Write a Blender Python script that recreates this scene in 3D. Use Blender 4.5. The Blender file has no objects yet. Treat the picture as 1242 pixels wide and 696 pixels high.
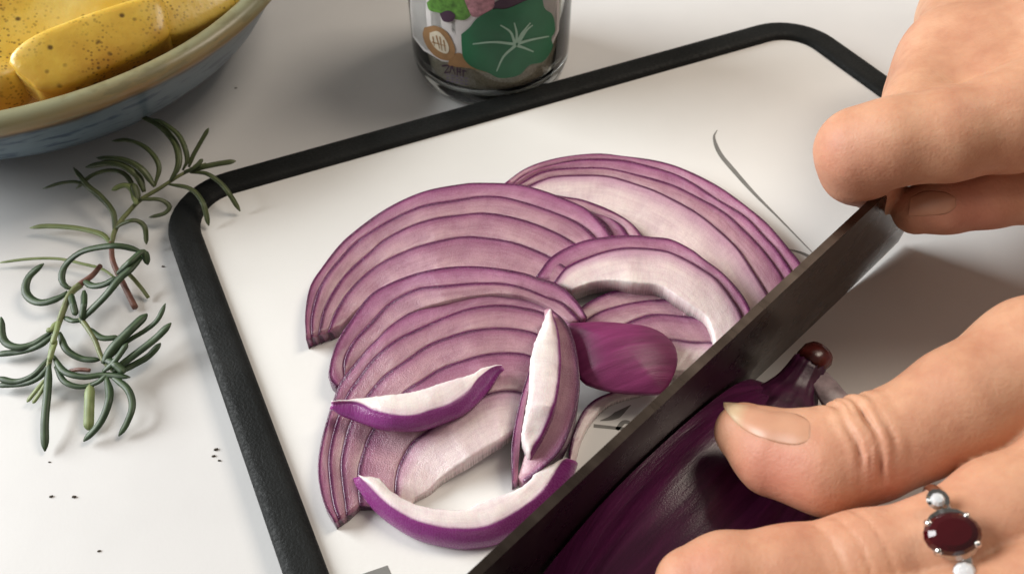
import bpy, math, random
import numpy as np
random.seed(7); np.random.seed(7)
scene = bpy.context.scene
COL = scene.collection
S = 0.01                                  # everything below is laid out in centimetres

# ------------------------------------------------------------------ camera, world, lamps, exposure
FPX, PITCH, CAMH = 1100.0, math.radians(50), 20.0
cam_d = bpy.data.cameras.new('camera'); cam = bpy.data.objects.new('camera', cam_d); COL.objects.link(cam)
cam.location = (0, 0, CAMH * S); cam.rotation_euler = (math.pi / 2 - PITCH, 0, 0)
cam_d.sensor_width = 36; cam_d.lens = 36 * FPX / 1242; cam_d.clip_start = 0.01; cam_d.clip_end = 20
cam_d.dof.use_dof = True; cam_d.dof.focus_distance = 0.225; cam_d.dof.aperture_fstop = 24
scene.camera = cam
w = bpy.data.worlds.new('World'); scene.world = w; w.use_nodes = True
w.node_tree.nodes['Background'].inputs[0].default_value = (1.0, 0.93, 0.85, 1)
w.node_tree.nodes['Background'].inputs[1].default_value = 0.17

def area(name, loc, target, size, energy, col):
    l = bpy.data.lights.new(name, 'AREA'); l.shape = 'RECTANGLE'; l.size = size[0]; l.size_y = size[1]
    l.energy = energy; l.color = col
    o = bpy.data.objects.new(name, l); COL.objects.link(o); o.location = loc
    from mathutils import Vector
    o.rotation_euler = (Vector(target) - Vector(loc)).to_track_quat('-Z', 'Y').to_euler()
    return o
area('window_light', (-1.75, 0.50, 0.86), (0, 0.16, 0), (1.3, 0.95), 62.0, (0.97, 1.0, 1.0))
area('ceiling_light', (0.52, 0.46, 0.88), (0.08, 0.15, 0), (0.4, 0.4), 4.6, (1.0, 0.88, 0.74))
scene.view_settings.view_transform = 'Standard'; scene.view_settings.look = 'None'
scene.view_settings.exposure = 0.16; scene.view_settings.gamma = 1.0
scene.cycles.use_denoising = True

# ------------------------------------------------------------------ helpers
CXP, CYP = 621.0, 348.0
RIGHT = np.array([1.0, 0, 0]); UP = np.array([0, math.sin(PITCH), math.cos(PITCH)]); FWD = np.array([0, math.cos(PITCH), -math.sin(PITCH)])
EYE = np.array([0, 0, CAMH])
def ray(u, v):
    d = (u - CXP) / FPX * RIGHT - (v - CYP) / FPX * UP + FWD
    return d / np.linalg.norm(d)
def P(u, v, z=0.0):                       # where the sight line of a photo point meets height z (cm)
    d = ray(u, v); return EYE + d * (z - CAMH) / d[2]

def mesh(name, V, F, mat=None, parent=None, smooth=True, attrs=None):
    me = bpy.data.meshes.new(name)
    me.from_pydata([tuple(float(c) * S for c in v) for v in V], [], [tuple(int(i) for i in f) for f in F])
    if smooth: me.polygons.foreach_set('use_smooth', [True] * len(me.polygons))
    for k, (typ, vals) in (attrs or {}).items():
        a = me.attributes.new(k, typ, 'POINT')
        a.data.foreach_set('value' if typ == 'FLOAT' else 'vector', np.asarray(vals, dtype=np.float32).ravel())
    me.update()
    o = bpy.data.objects.new(name, me); COL.objects.link(o)
    if mat: me.materials.append(mat)
    if parent: o.parent = parent
    return o
def fixn(o):
    import bmesh
    bm = bmesh.new(); bm.from_mesh(o.data); bmesh.ops.recalc_face_normals(bm, faces=bm.faces); bm.to_mesh(o.data); bm.free(); return o
def thing(name, label, cat, group=None, loc=None):
    o = bpy.data.objects.new(name, None); COL.objects.link(o); o.empty_display_size = 0.01
    return tag(o, label, cat, group)
def tag(o, label, cat, group=None):
    o['label'] = label; o['category'] = cat
    if group: o['group'] = group
    return o

def spline(pts, n):                       # Catmull-Rom through points, resampled evenly by length
    p = np.asarray(pts, float)
    if len(p) == 2: return p[0] + (p[1] - p[0]) * np.linspace(0, 1, n)[:, None]
    q = np.vstack([2 * p[0] - p[1], p, 2 * p[-1] - p[-2]]); out = []
    for i in range(1, len(q) - 2):
        t = np.linspace(0, 1, 14, endpoint=False)[:, None]
        a, b, c, d = q[i - 1], q[i], q[i + 1], q[i + 2]
        out.append(0.5 * ((2 * b) + (c - a) * t + (2 * a - 5 * b + 4 * c - d) * t ** 2 + (3 * b - a - 3 * c + d) * t ** 3))
    out = np.vstack(out + [p[-1:]])
    s = np.r_[0, np.cumsum(np.linalg.norm(np.diff(out, axis=0), axis=1))]
    x = np.linspace(0, s[-1], n)
    return np.stack([np.interp(x, s, out[:, k]) for k in range(out.shape[1])], 1)

def grid_faces(n, m, close_m=False, close_n=False):
    F = []
    for i in range(n if close_n else n - 1):
        for j in range(m if close_m else m - 1):
            F.append((i * m + j, i * m + (j + 1) % m, ((i + 1) % n) * m + (j + 1) % m, ((i + 1) % n) * m + j))
    return F
def tube(path, rad, sides=8, flat=1.0, up=(0, 0, 1), cap=True):
    path = np.asarray(path, float); n = len(path); V = []
    tan = np.gradient(path, axis=0); tan /= np.linalg.norm(tan, axis=1)[:, None] + 1e-9
    for i in range(n):
        a = np.cross(tan[i], up); la = np.linalg.norm(a)
        a = a / la if la > 1e-4 else np.array([1.0, 0, 0]); b = np.cross(a, tan[i])
        for k in range(sides):
            th = 2 * math.pi * k / sides
            V.append(path[i] + rad[i] * (math.cos(th) * a + flat * math.sin(th) * b))
    F = grid_faces(n, sides, close_m=True)
    if cap: F += [tuple(range(sides)), tuple(range((n - 1) * sides, n * sides))]
    return V, F
def lathe(profile, cx, cy, seg=64):
    V = []
    for i in range(seg):
        a = 2 * math.pi * i / seg
        for r, z in profile: V.append((cx + r * math.cos(a), cy + r * math.sin(a), z))
    return V, grid_faces(seg, len(profile), close_n=True)
def box(c, sz):
    V = [(c[0] + sx * sz[0] / 2, c[1] + sy * sz[1] / 2, c[2] + sz_ * sz[2] / 2) for sx in (-1, 1) for sy in (-1, 1) for sz_ in (-1, 1)]
    return V, [(0, 1, 3, 2), (4, 6, 7, 5), (0, 4, 5, 1), (2, 3, 7, 6), (0, 2, 6, 4), (1, 5, 7, 3)]

# ------------------------------------------------------------------ materials
class M:
    def __init__(s, name):
        s.m = bpy.data.materials.new(name); s.m.use_nodes = True; s.t = s.m.node_tree
        s.b = s.t.nodes['Principled BSDF']; s.out = s.t.nodes['Material Output']
    def n(s, typ, **kw):
        nd = s.t.nodes.new(typ)
        for k, v in kw.items():
            if k.startswith('i_'):
                key = k[2:]; key = int(key) if key.isdigit() else key.replace('_', ' ')
                nd.inputs[key].default_value = v
            else: setattr(nd, k, v)
        return nd
    def l(s, a, b): s.t.links.new(a, b)
    def set(s, **kw):
        for k, v in kw.items():
            key = k.replace('_', ' ')
            if key == 'Base Color' or 'Color' in key or 'Tint' in key: v = (*v, 1) if len(v) == 3 else v
            s.b.inputs[key].default_value = v
        return s
    def coords(s, scale=(1, 1, 1), obj=True):
        tc = s.n('ShaderNodeTexCoord'); mp = s.n('ShaderNodeMapping'); mp.inputs['Scale'].default_value = scale
        s.l(tc.outputs['Object'], mp.inputs[0]); return mp.outputs[0]
    def noise(s, vec, scale, detail=3, rough=0.55, dist=0):
        nd = s.n('ShaderNodeTexNoise'); nd.inputs['Scale'].default_value = scale; nd.inputs['Detail'].default_value = detail
        nd.inputs['Roughness'].default_value = rough; nd.inputs['Distortion'].default_value = dist
        if vec is not None: s.l(vec, nd.inputs['Vector'])
        return nd.outputs['Fac']
    def ramp(s, fac, stops, interp='LINEAR'):
        r = s.n('ShaderNodeValToRGB'); r.color_ramp.interpolation = interp; e = r.color_ramp.elements
        while len(e) < len(stops): e.new(0.5)
        for el, (p, c) in zip(e, stops): el.position = p; el.color = (*c, 1) if len(c) == 3 else c
        s.l(fac, r.inputs[0]); return r.outputs[0]
    def mix(s, fac, a, b, mode='MIX'):
        x = s.n('ShaderNodeMix', data_type='RGBA', blend_type=mode)
        for sock, v in ((x.inputs[0], fac), (x.inputs[6], a), (x.inputs[7], b)):
            if isinstance(v, (int, float)): sock.default_value = v
            elif isinstance(v, tuple): sock.default_value = (*v, 1) if len(v) == 3 else v
            else: s.l(v, sock)
        return x.outputs[2]
    def math(s, op, a, b=0.0, c=0.0):
        x = s.n('ShaderNodeMath', operation=op)
        for i, v in enumerate((a, b, c)):
            if isinstance(v, (int, float)): x.inputs[i].default_value = v
            else: s.l(v, x.inputs[i])
        return x.outputs[0]
    def bump(s, h, strength, dist=0.001, prev=None):
        x = s.n('ShaderNodeBump'); x.inputs['Strength'].default_value = strength; x.inputs['Distance'].default_value = dist
        s.l(h, x.inputs['Height'])
        if prev is not None: s.l(prev, x.inputs['Normal'])
        return x.outputs[0]
    def attr(s, name, out='Fac'):
        x = s.n('ShaderNodeAttribute'); x.attribute_name = name; return x.outputs[out]
    def col(s, c): s.l(c, s.b.inputs['Base Color'])
    def nrm(s, c): s.l(c, s.b.inputs['Normal'])
    def rough(s, c): s.l(c, s.b.inputs['Roughness'])

def plain(name, col, rough=0.5, var=0.12, scale=300, bump=0.15, **kw):
    m = M(name); v = m.coords(); n = m.noise(v, scale, 4)
    dark = tuple(c * (1 - var) for c in col); lite = tuple(min(1, c * (1 + var)) for c in col)
    m.col(m.ramp(n, [(0.3, dark), (0.7, lite)])); m.set(Roughness=rough, **kw)
    if bump: m.nrm(m.bump(n, bump, 0.0005))
    return m.m

def mat_table():
    m = M('white_laminate'); v = m.coords(); a = m.noise(v, 14, 4); b = m.noise(v, 900, 2)
    c = m.ramp(a, [(0.3, (0.70, 0.69, 0.69)), (0.7, (0.77, 0.76, 0.755))]); m.col(c)
    m.rough(m.ramp(a, [(0.3, (0.36,) * 3), (0.7, (0.5,) * 3)])); m.nrm(m.bump(b, 0.06, 0.0003)); return m.m
def mat_board():
    m = M('white_plastic_board'); v = m.coords(); a = m.noise(v, 20, 3); b = m.noise(v, 700, 3)
    sc = m.coords((30, 900, 1)); k = m.noise(sc, 1.0, 3)
    c = m.ramp(a, [(0.3, (0.78, 0.77, 0.75)), (0.7, (0.84, 0.83, 0.81))]); m.col(c)
    m.set(Roughness=0.42); m.nrm(m.bump(k, 0.05, 0.0003, m.bump(b, 0.10, 0.0003))); return m.m
def mat_rubber():
    m = M('black_rubber'); v = m.coords(); a = m.noise(v, 1500, 2); b = m.noise(v, 60, 3)
    m.col(m.ramp(b, [(0.3, (0.007, 0.008, 0.008)), (0.75, (0.017, 0.018, 0.018))]))
    m.rough(m.ramp(a, [(0.35, (0.5,) * 3), (0.65, (0.72,) * 3)])); m.set(Specular_IOR_Level=0.18); m.nrm(m.bump(a, 0.5, 0.0004)); return m.m

def mat_onion(name, skin, near, mid, inner, wall=None, edge=0.05, blotch=0.8, bmp=1.0, fibre=0.5):
    # 'u' runs across a layer: below 0 the outer skin wall, 0 the skin edge, 1 the inner side; 'flow' = (length, width, seed) in cm
    m = M(name); u = m.attr('u'); fl = m.attr('flow', 'Vector')
    mp = m.n('ShaderNodeMapping'); mp.inputs['Scale'].default_value = (0.55, 5.0, 3.0); m.l(fl, mp.inputs[0])
    n1 = m.noise(mp.outputs[0], 2.2, 5, 0.62, 0.3)
    mp2 = m.n('ShaderNodeMapping'); mp2.inputs['Scale'].default_value = (1.0, 1.0, 1.0); m.l(fl, mp2.inputs[0])
    n2 = m.noise(mp2.outputs[0], 1.5, 5, 0.5)
    mp3 = m.n('ShaderNodeMapping'); mp3.inputs['Scale'].default_value = (6, 1.2, 1.0); m.l(fl, mp3.inputs[0])
    n4 = m.noise(mp3.outputs[0], 1.6, 4, 0.7)
    n3 = m.noise(mp2.outputs[0], 30, 3)
    jit = m.math('MULTIPLY_ADD', n1, 0.06, -0.03)
    uu = m.math('ADD', u, jit)
    c = m.ramp(m.math('MULTIPLY_ADD', uu, 0.5, 0.5), [
        (0.10, wall or skin), (0.49, skin), (0.5 + edge * 0.45, skin), (0.5 + edge * 1.1, near), (0.70, mid), (0.97, inner)])
    blot = m.ramp(n2, [(0.33, (0.80, 0.62, 0.74)), (0.68, (1.14, 1.12, 1.10))])
    c = m.mix(blotch, c, blot, 'MULTIPLY')
    st = m.ramp(n4, [(0.36, (0.80, 0.72, 0.77)), (0.6, (1.06, 1.05, 1.05))])
    c = m.mix(0.30, c, st, 'MULTIPLY')
    fib = m.ramp(n1, [(0.40, (0.82, 0.70, 0.78)), (0.52, (1.0, 1.0, 1.0)), (0.66, (1.1, 1.1, 1.1))]); c = m.mix(fibre, c, fib, 'MULTIPLY')
    m.col(c)
    m.set(Subsurface_Weight=0.35, Subsurface_Radius=(1.0, 0.55, 0.7), Subsurface_Scale=0.0025, Specular_IOR_Level=0.5)
    m.rough(m.ramp(n3, [(0.35, (0.16,) * 3), (0.7, (0.42,) * 3)]))
    m.set(Coat_Weight=0.35, Coat_Roughness=0.18)
    m.nrm(m.bump(n3, 0.5 * bmp, 0.0006, m.bump(n2, 0.22 * bmp, 0.0025, m.bump(n1, 0.10, 0.0010)))); return m.m
SKIN = (0.085, 0.008, 0.060)
ON_MAUVE = mat_onion('onion_mauve', SKIN, (0.33, 0.125, 0.225), (0.43, 0.235, 0.295), (0.52, 0.335, 0.365))
ON_PURPLE = mat_onion('onion_purple_layer', SKIN, (0.31, 0.085, 0.215), (0.40, 0.165, 0.285), (0.48, 0.26, 0.34))
ON_PALE = mat_onion('onion_pale', SKIN, (0.54, 0.32, 0.42), (0.74, 0.61, 0.60), (0.82, 0.73, 0.69), blotch=0.4, bmp=0.8, fibre=0.3)
ON_WHITE = mat_onion('onion_white', (0.25, 0.04, 0.21), (0.80, 0.68, 0.70), (0.86, 0.80, 0.76), (0.86, 0.81, 0.77), wall=(0.27, 0.045, 0.23), edge=0.04, blotch=0.35, bmp=0.55, fibre=0.2)

def mat_onion_skin(name='onion_skin', a=(0.12, 0.010, 0.062), b=(0.19, 0.022, 0.11), axis=None, rough=0.3):
    m = M(name); fl = m.attr('flow', 'Vector')
    mp = m.n('ShaderNodeMapping'); mp.inputs['Scale'].default_value = (0.35, 3.2, 1); m.l(fl, mp.inputs[0])
    n = m.noise(mp.outputs[0], 1.6, 5, 0.6, 0.2); n3 = m.noise(fl, 25, 3)
    m.col(m.ramp(n, [(0.28, a), (0.55, tuple((x + y) / 2 for x, y in zip(a, b))), (0.75, b)]))
    m.set(Roughness=rough, Subsurface_Weight=0.1, Subsurface_Radius=(1, 0.3, 0.6), Subsurface_Scale=0.0015)
    m.nrm(m.bump(n3, 0.12, 0.0005, m.bump(n, 0.25, 0.0008))); return m.m

def mat_skin():
    m = M('skin'); v = m.coords(); n1 = m.noise(v, 55, 4, 0.6); n2 = m.noise(v, 260, 3); red = m.attr('red')
    vo = m.n('ShaderNodeTexVoronoi', feature='DISTANCE_TO_EDGE'); vo.inputs['Scale'].default_value = 850; m.l(v, vo.inputs['Vector'])
    fine = m.noise(v, 1400, 3)
    c = m.ramp(n1, [(0.28, (0.46, 0.210, 0.125)), (0.5, (0.55, 0.280, 0.168)), (0.74, (0.635, 0.36, 0.225))])
    c = m.mix(m.math('MULTIPLY', red, 0.75), c, (0.55, 0.195, 0.140))
    sp = m.ramp(n2, [(0.32, (0.90, 0.82, 0.80)), (0.55, (1.0, 1.0, 1.0))]); c = m.mix(0.6, c, sp, 'MULTIPLY')
    m.col(c)
    m.set(Roughness=0.57, Subsurface_Weight=0.25, Subsurface_Radius=(1.0, 0.36, 0.2), Subsurface_Scale=0.0035, Specular_IOR_Level=0.45)
    lines = m.noise(m.coords((1, 1, 1)), 420, 4, 0.65, 0.6)
    m.nrm(m.bump(vo.outputs[0], 0.20, 0.0003, m.bump(fine, 0.2, 0.0003, m.bump(lines, 0.20, 0.0006)))); return m.m
def mat_steel():
    m = M('brushed_steel'); v = m.coords(); fl = m.attr('flow', 'Vector')
    mp = m.n('ShaderNodeMapping'); mp.inputs['Scale'].default_value = (0.5, 30, 1); m.l(fl, mp.inputs[0])
    n = m.noise(mp.outputs[0], 1.0, 4); sm = m.noise(fl, 0.9, 5, 0.65)
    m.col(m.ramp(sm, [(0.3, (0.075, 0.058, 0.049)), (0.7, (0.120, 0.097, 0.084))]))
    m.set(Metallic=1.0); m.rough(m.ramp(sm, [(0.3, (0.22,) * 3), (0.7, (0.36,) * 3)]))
    m.nrm(m.bump(n, 0.08, 0.0003)); return m.m
def mat_green(name, a, b, rib):
    m = M(name); v = m.coords(); u = m.attr('u'); n = m.noise(v, 220, 3)
    c = m.ramp(n, [(0.3, a), (0.7, b)])
    k = m.math('ABSOLUTE', u); c2 = m.mix(m.ramp(k, [(0.0, (0.8,) * 3), (0.28, (0,) * 3)]), c, rib)
    m.col(c2); m.set(Roughness=0.5, Subsurface_Weight=0.1, Subsurface_Radius=(0.5, 1, 0.2), Subsurface_Scale=0.001)
    m.nrm(m.bump(n, 0.2, 0.0004)); return m.m

# ------------------------------------------------------------------ setting: the table
V, F = box((0, 20, -1.5), (150, 110, 3.0)); tab = mesh('tabletop', V, F, mat_table(), smooth=False); tab['kind'] = 'structure'

# ------------------------------------------------------------------ cutting board
ZB = 0.50                                  # height of the board's white face
RUB = mat_rubber()
def line_x(a, b, c, d):
    a, b, c, d = [np.array(q[:2]) for q in (a, b, c, d)]
    A = np.array([b - a, c - d]).T; t = np.linalg.solve(A, c - a); return a + t[0] * (b - a)
zr = 0.68
L1, L2 = P(371, 696, zr), P(265, 400, zr); T1, T2 = P(300, 212, zr), P(842, 61, zr); R1, R2 = P(992, 44, zr), P(1062, 94, zr)
TL = line_x(L1, L2, T1, T2); TR = line_x(T1, T2, R1, R2)
dl = (L1 - L2)[:2]; dl /= np.linalg.norm(dl); dr = (R2 - R1)[:2]; dr /= np.linalg.norm(dr)
BL = TL + dl * 31; BR = TR + dr * 31
quad = [TL, TR, BR, BL]
def fillet(poly, r, n=10):
    out = []; N = len(poly)
    for i in range(N):
        p, a, b = poly[i], poly[i - 1], poly[(i + 1) % N]
        d1 = (a - p) / np.linalg.norm(a - p); d2 = (b - p) / np.linalg.norm(b - p)
        ang = math.acos(np.clip(d1 @ d2, -1, 1)); tl = r / math.tan(ang / 2)
        c = p + (d1 + d2) / np.linalg.norm(d1 + d2) * r / math.sin(ang / 2)
        s, e = p + d1 * tl - c, p + d2 * tl - c
        a0 = math.atan2(s[1], s[0]); da = (math.atan2(e[1], e[0]) - a0 + math.pi) % (2 * math.pi) - math.pi
        for k in range(n + 1): out.append(c + r * np.array([math.cos(a0 + da * k / n), math.sin(a0 + da * k / n)]))
    return np.array(out)
path = fillet(quad, 1.7)
board = thing('cutting_board', 'white cutting board with a black rubber rim under the sliced onion', 'cutting board')
N = len(path)
tan = np.roll(path, -1, 0) - np.roll(path, 1, 0); tan /= np.linalg.norm(tan, axis=1)[:, None]
nor = np.stack([tan[:, 1], -tan[:, 0]], 1)
prof = [(-0.44, 0.0), (-0.465, 0.12), (-0.465, 0.50), (-0.44, 0.62), (-0.37, 0.69), (-0.2, 0.71), (0.2, 0.71), (0.37, 0.69), (0.44, 0.62), (0.465, 0.50), (0.465, 0.12), (0.44, 0.0)]
V = [(path[i, 0] + nor[i, 0] * a, path[i, 1] + nor[i, 1] * a, z) for i in range(N) for a, z in prof]
fixn(mesh('rim', V, grid_faces(N, len(prof), True, True), RUB, board))
V = [(q[0], q[1], z) for z in (0.04, ZB) for q in path]
mesh('board_panel', V, [tuple(range(N, 2 * N)), tuple(range(N - 1, -1, -1))] + [(i, (i + 1) % N, N + (i + 1) % N, N + i) for i in range(N)], mat_board(), board, smooth=False)
INK = plain('grey_print', (0.20, 0.195, 0.185), 0.5, 0.1, 400, 0)
def printed(px, wid):
    c = spline([P(x, y, ZB + 0.004) for x, y in px], 40); wd = np.interp(np.linspace(0, 1, 40), np.linspace(0, 1, len(wid)), wid)
    t = np.gradient(c, axis=0); t /= np.linalg.norm(t, axis=1)[:, None]; nn = np.stack([t[:, 1], -t[:, 0], 0 * t[:, 0]], 1)
    V = []
    for i in range(40): V += [c[i] + nn[i] * wd[i] / 2, c[i] - nn[i] * wd[i] / 2]
    mesh('printed_mark', V, grid_faces(40, 2), INK, board)
printed([(870, 158), (866, 167), (873, 186), (890, 207), (915, 235), (945, 265), (988, 309)], [0.02, 0.14, 0.17, 0.15, 0.11, 0.07, 0.05, 0.03])
printed([(955, 302), (975, 308), (1000, 322)], [0.05, 0.12, 0.16])
printed([(728, 510), (745, 505), (765, 491)], [0.02, 0.20, 0.02])
printed([(720, 516), (740, 518), (775, 522)], [0.10, 0.09, 0.12])
printed([(748, 521), (756, 512), (764, 512)], [0.10, 0.12, 0.10])
V = [P(x, y, ZB + 0.004) for x, y in [(438, 696), (470, 685), (482, 712), (446, 722)]]
mesh('printed_mark', V, [(0, 1, 2, 3)], INK, board)

# ------------------------------------------------------------------ onion slices
def layer(parent, outer, inner, zo, zi, zb, mat, seed, low=None, zl=None, gap=0.0, n=72, bulge=0.012, rip=0.010, name='layer'):
    """One onion layer: cut face between the traced outer and inner curves, skin wall outside, real thickness below."""
    rs = np.random.RandomState(seed)
    oc, ic = spline(outer, n), spline(inner, n)
    tt = np.linspace(0, 1, n)
    f = lambda z: np.interp(tt, np.linspace(0, 1, len(z)), z) if hasattr(z, '__len__') else np.full(n, float(z))
    zo, zi, zb = f(zo), f(zi), f(zb)
    wob = sum(a * np.sin(tt * k + rs.rand() * 6) for a, k in ((rip, 5), (rip * .8, 11), (rip * .5, 23), (rip * .35, 47)))
    O = np.array([P(*oc[i], zo[i]) for i in range(n)]); I = np.array([P(*ic[i], zi[i]) for i in range(n)])
    jag = rs.randn(n) * rip * 0.5
    d = I - O; wdt = np.linalg.norm(d, axis=1) + 1e-6; dn = d / wdt[:, None]
    I = I - dn * np.minimum(gap, wdt * 0.2)[:, None] + dn * (jag * 0.6)[:, None]
    if low is not None:
        lc = spline(low, n); LW = np.array([P(*lc[i], zl) for i in range(n)])
    s = np.r_[0, np.cumsum(np.linalg.norm(np.diff((O + I) / 2, axis=0), axis=1))]
    rows, us = [], []
    EDG = (0.0, 0.03, 0.06, 0.11)
    ks = [0.0, 0.025, 0.06, 0.12, 0.34, 0.45, 0.65, 0.82, 0.94, 1.0]
    for i in range(n):
        col, uc = [], []
        if low is not None:
            for q in (0.0, 0.2, 0.4, 0.6, 0.8, 0.95):
                p = LW[i] + (O[i] - LW[i]) * q; out = (O[i] - I[i]) * [1, 1, 0]; out /= np.linalg.norm(out) + 1e-6
                p = p + out * 0.10 * math.sin(q * math.pi); col.append(p); uc.append(-0.8 + 0.75 * q)
        else:
            for q in (0.0, 0.5, 0.92):
                z = zb[i] + (zo[i] - zb[i]) * q - (0.02 if q > 0.9 else 0); p = O[i].copy(); p[2] = z; col.append(p); uc.append(-0.8 + 0.75 * q)
        for ki, k in enumerate(ks):
            if ki < 4: k = min(EDG[ki] / wdt[i], 0.11 * ki)
            p = O[i] + (I[i] - O[i]) * k
            p = p + np.array([0, 0, bulge * math.sin(math.pi * k) ** 0.8 + wob[i] * math.sin(math.pi * min(1, k * 1.2)) - (0.006 if ki in (0, 9) else 0)])
            col.append(p); uc.append((0.0, 0.025, 0.055, 0.10)[ki] if ki < 4 else k)
        for q in (0.6, 0.0):
            p = I[i].copy(); p[2] = zb[i] + (zi[i] - zb[i]) * q; col.append(p); uc.append(1.0)
        rows.append(col); us.append(uc)
    m = len(rows[0]); V = [p for r in rows for p in r]
    F = grid_faces(n, m, close_m=True) + [tuple(range(m)), tuple(range((n - 1) * m, n * m))]
    U = [x for r in us for x in r]
    fl = [(s[i], us[i][j] * wdt[i], seed * 3.7) for i in range(n) for j in range(m)]
    o = fixn(mesh(name, V, F, mat, parent, attrs={'u': ('FLOAT', U), 'flow': ('FLOAT_VECTOR', fl)}))
    return o

def fan(name, label, curves, mats, z, zb, step, seed, group='loose red onion slices on the board', tilt=0.035, **kw):
    t = thing(name, label, 'onion slice', group)
    for k in range(len(curves) - 1):
        zo = [q + step * k + tilt for q in (z if hasattr(z, '__len__') else [z])]; zi = [q - 2 * tilt for q in zo]
        layer(t, curves[k], curves[k + 1], zo if len(zo) > 1 else zo[0], zi if len(zi) > 1 else zi[0], zb, mats[k], seed + k, **kw)
    return t

# the slice that shows between its neighbours and the far right one
A0 = [(371, 411), (370, 381), (376, 347), (392, 322), (408, 301), (424, 285), (457, 260), (489, 242), (521, 230), (560, 223), (579, 221.5), (625, 223), (656, 230), (683, 240), (710, 252), (726, 266), (741, 285), (752, 312)]
A1 = [(378, 408), (377, 387), (384, 356), (397, 332), (414, 311), (432, 293), (465, 271), (497, 255), (521, 247), (560, 241), (579, 238), (606, 238), (637, 245), (675, 258), (700, 269), (720, 285), (734, 310)]
A2 = [(386, 405), (392, 377), (405, 351), (424, 327), (450, 304), (465, 291), (497, 274), (529, 264), (560, 260), (579, 258), (602, 259), (637, 267), (671, 280), (696, 294), (716, 314)]
A3 = [(398, 401), (407, 377), (421, 355), (440, 335), (465, 317), (497, 302), (530, 292), (563, 286.5), (590, 288), (617, 292), (640, 299), (669, 312), (695, 330)]
A4 = [(412, 397), (432, 376), (452, 362), (475, 347), (505, 334), (540, 327), (572, 326), (604, 328), (637, 335), (670, 345)]
X0 = [(640, 230), (683, 238), (707, 242), (739, 254), (763, 268), (778, 284), (795, 312)]
X1 = [(640, 240), (683, 245), (715, 256), (747, 268), (761, 283), (774, 312)]
X2 = [(640, 252), (690, 252), (727, 264), (744, 285), (752, 312)]
X3 = [(640, 268), (690, 264), (715, 274), (728, 290), (735, 312)]
F0 = [(612, 222), (634, 206), (658, 196), (690, 189), (726, 186), (755, 189), (787, 193), (810, 198), (830, 205), (854, 216), (880, 231), (911, 254), (932, 272), (957, 301), (972, 320), (990, 352)]
F1 = [(620, 224), (634, 213), (658, 203), (690, 195), (723, 192.5), (755, 194), (787, 201), (814, 209), (838, 220), (870, 241), (903, 261), (927, 286), (942, 302), (962, 331), (978, 362)]
F2 = [(626, 226), (650, 211), (674, 205), (707, 203), (739, 204), (771, 211), (795, 217), (819, 225), (843, 237), (877, 256), (903, 279), (924, 301), (941, 323), (951, 340), (966, 372)]
F3 = [(634, 228), (666, 215), (699, 212), (736, 213), (763, 220), (790, 229), (814, 240), (843, 256), (870, 277), (895, 301), (914, 329), (933, 360), (948, 392)]
F4 = [(640, 240), (666, 236), (700, 242), (735, 255), (765, 275), (795, 300), (830, 330), (862, 362), (890, 400), (900, 425)]
G0 = [(650, 335), (669, 311), (696, 296), (720, 289), (761, 285), (790, 287), (814, 290), (840, 303), (853, 313), (877, 331), (899, 355), (912, 379), (920, 410)]
G1 = [(672, 341), (688, 323), (717, 310), (745, 302), (769, 300), (804, 303), (828, 312), (849, 324), (870, 339), (889, 364), (899, 381), (908, 412)]
G2 = [(695, 350), (720, 342), (745, 340), (770, 343), (799, 346), (822, 360), (840, 372), (856, 384), (864, 400), (868, 425)]
H0 = [(680, 400), (687, 388), (704, 373), (720, 363), (753, 350), (799, 346), (830, 350), (870, 372), (890, 400)]
H1 = [(698, 400), (706, 391), (729, 377), (761, 368), (793, 363.5), (820, 364), (845, 378), (862, 398), (875, 412)]
H2 = [(735, 408), (761, 391), (785, 382), (800, 380.5), (820, 382), (856, 387), (885, 405)]
H3 = [(770, 420), (790, 412), (815, 411), (841, 414), (873, 415), (895, 420)]
H4 = [(780, 455), (800, 450), (817, 449), (831, 450), (850, 452)]
B0 = [(409, 471), (399, 460), (399, 447), (404, 426), (412, 408), (424, 390), (447, 359), (473, 343), (505, 331), (540, 324), (572, 322.5), (604, 325), (637, 331), (653, 337), (669, 341), (685, 350), (701, 366), (712, 384)]
B1 = [(418, 466), (418, 453), (417, 439), (422, 424), (432, 409), (450, 390), (473, 367), (505, 350), (537, 346), (572, 343), (608, 343), (637, 349), (662, 359), (685, 368), (704, 388)]
B2 = [(420, 462), (424, 448), (445, 424), (458, 411), (474, 395), (499, 379), (530, 368), (572, 359), (608, 356), (640, 361), (665, 372), (692, 392)]
C0 = [(406, 633), (393, 611), (386.5, 584), (385.5, 561), (390, 532), (398, 503), (404, 485), (412, 464), (424, 448), (444, 424), (457, 411), (473, 395), (497, 379), (529, 367), (572, 357), (608, 353), (637, 355), (669, 364), (690, 380), (700, 400)]
C1 = [(411, 630), (404, 611), (398.5, 572), (399, 548), (406, 516), (419, 481), (433, 460), (452, 435), (477, 414), (501, 401), (540, 384), (572, 373), (608, 369.5), (637, 373), (659, 379), (684, 398)]
C2 = [(420, 625), (418.5, 611), (414, 577), (414, 553), (424, 513), (443, 482), (465, 456), (493, 436), (517, 419), (541, 409), (572, 400), (608, 397), (637, 400), (655, 406), (672, 418)]
C3 = [(436, 612), (434, 590), (434, 576), (436, 561), (447, 529), (462, 505), (478, 486), (494, 471), (509, 462), (533, 447), (557, 438), (584, 430), (616, 427), (641, 430), (660, 442)]
C4 = [(478, 612), (479, 592), (480, 580), (485, 561), (499, 537), (512, 526), (540, 506), (570, 487), (595, 476), (620, 473), (641, 478), (655, 490)]
C5 = [(500, 612), (503, 604), (522, 593), (541, 575), (580, 549), (612, 530), (632, 515), (645, 505)]
g = None
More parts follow.
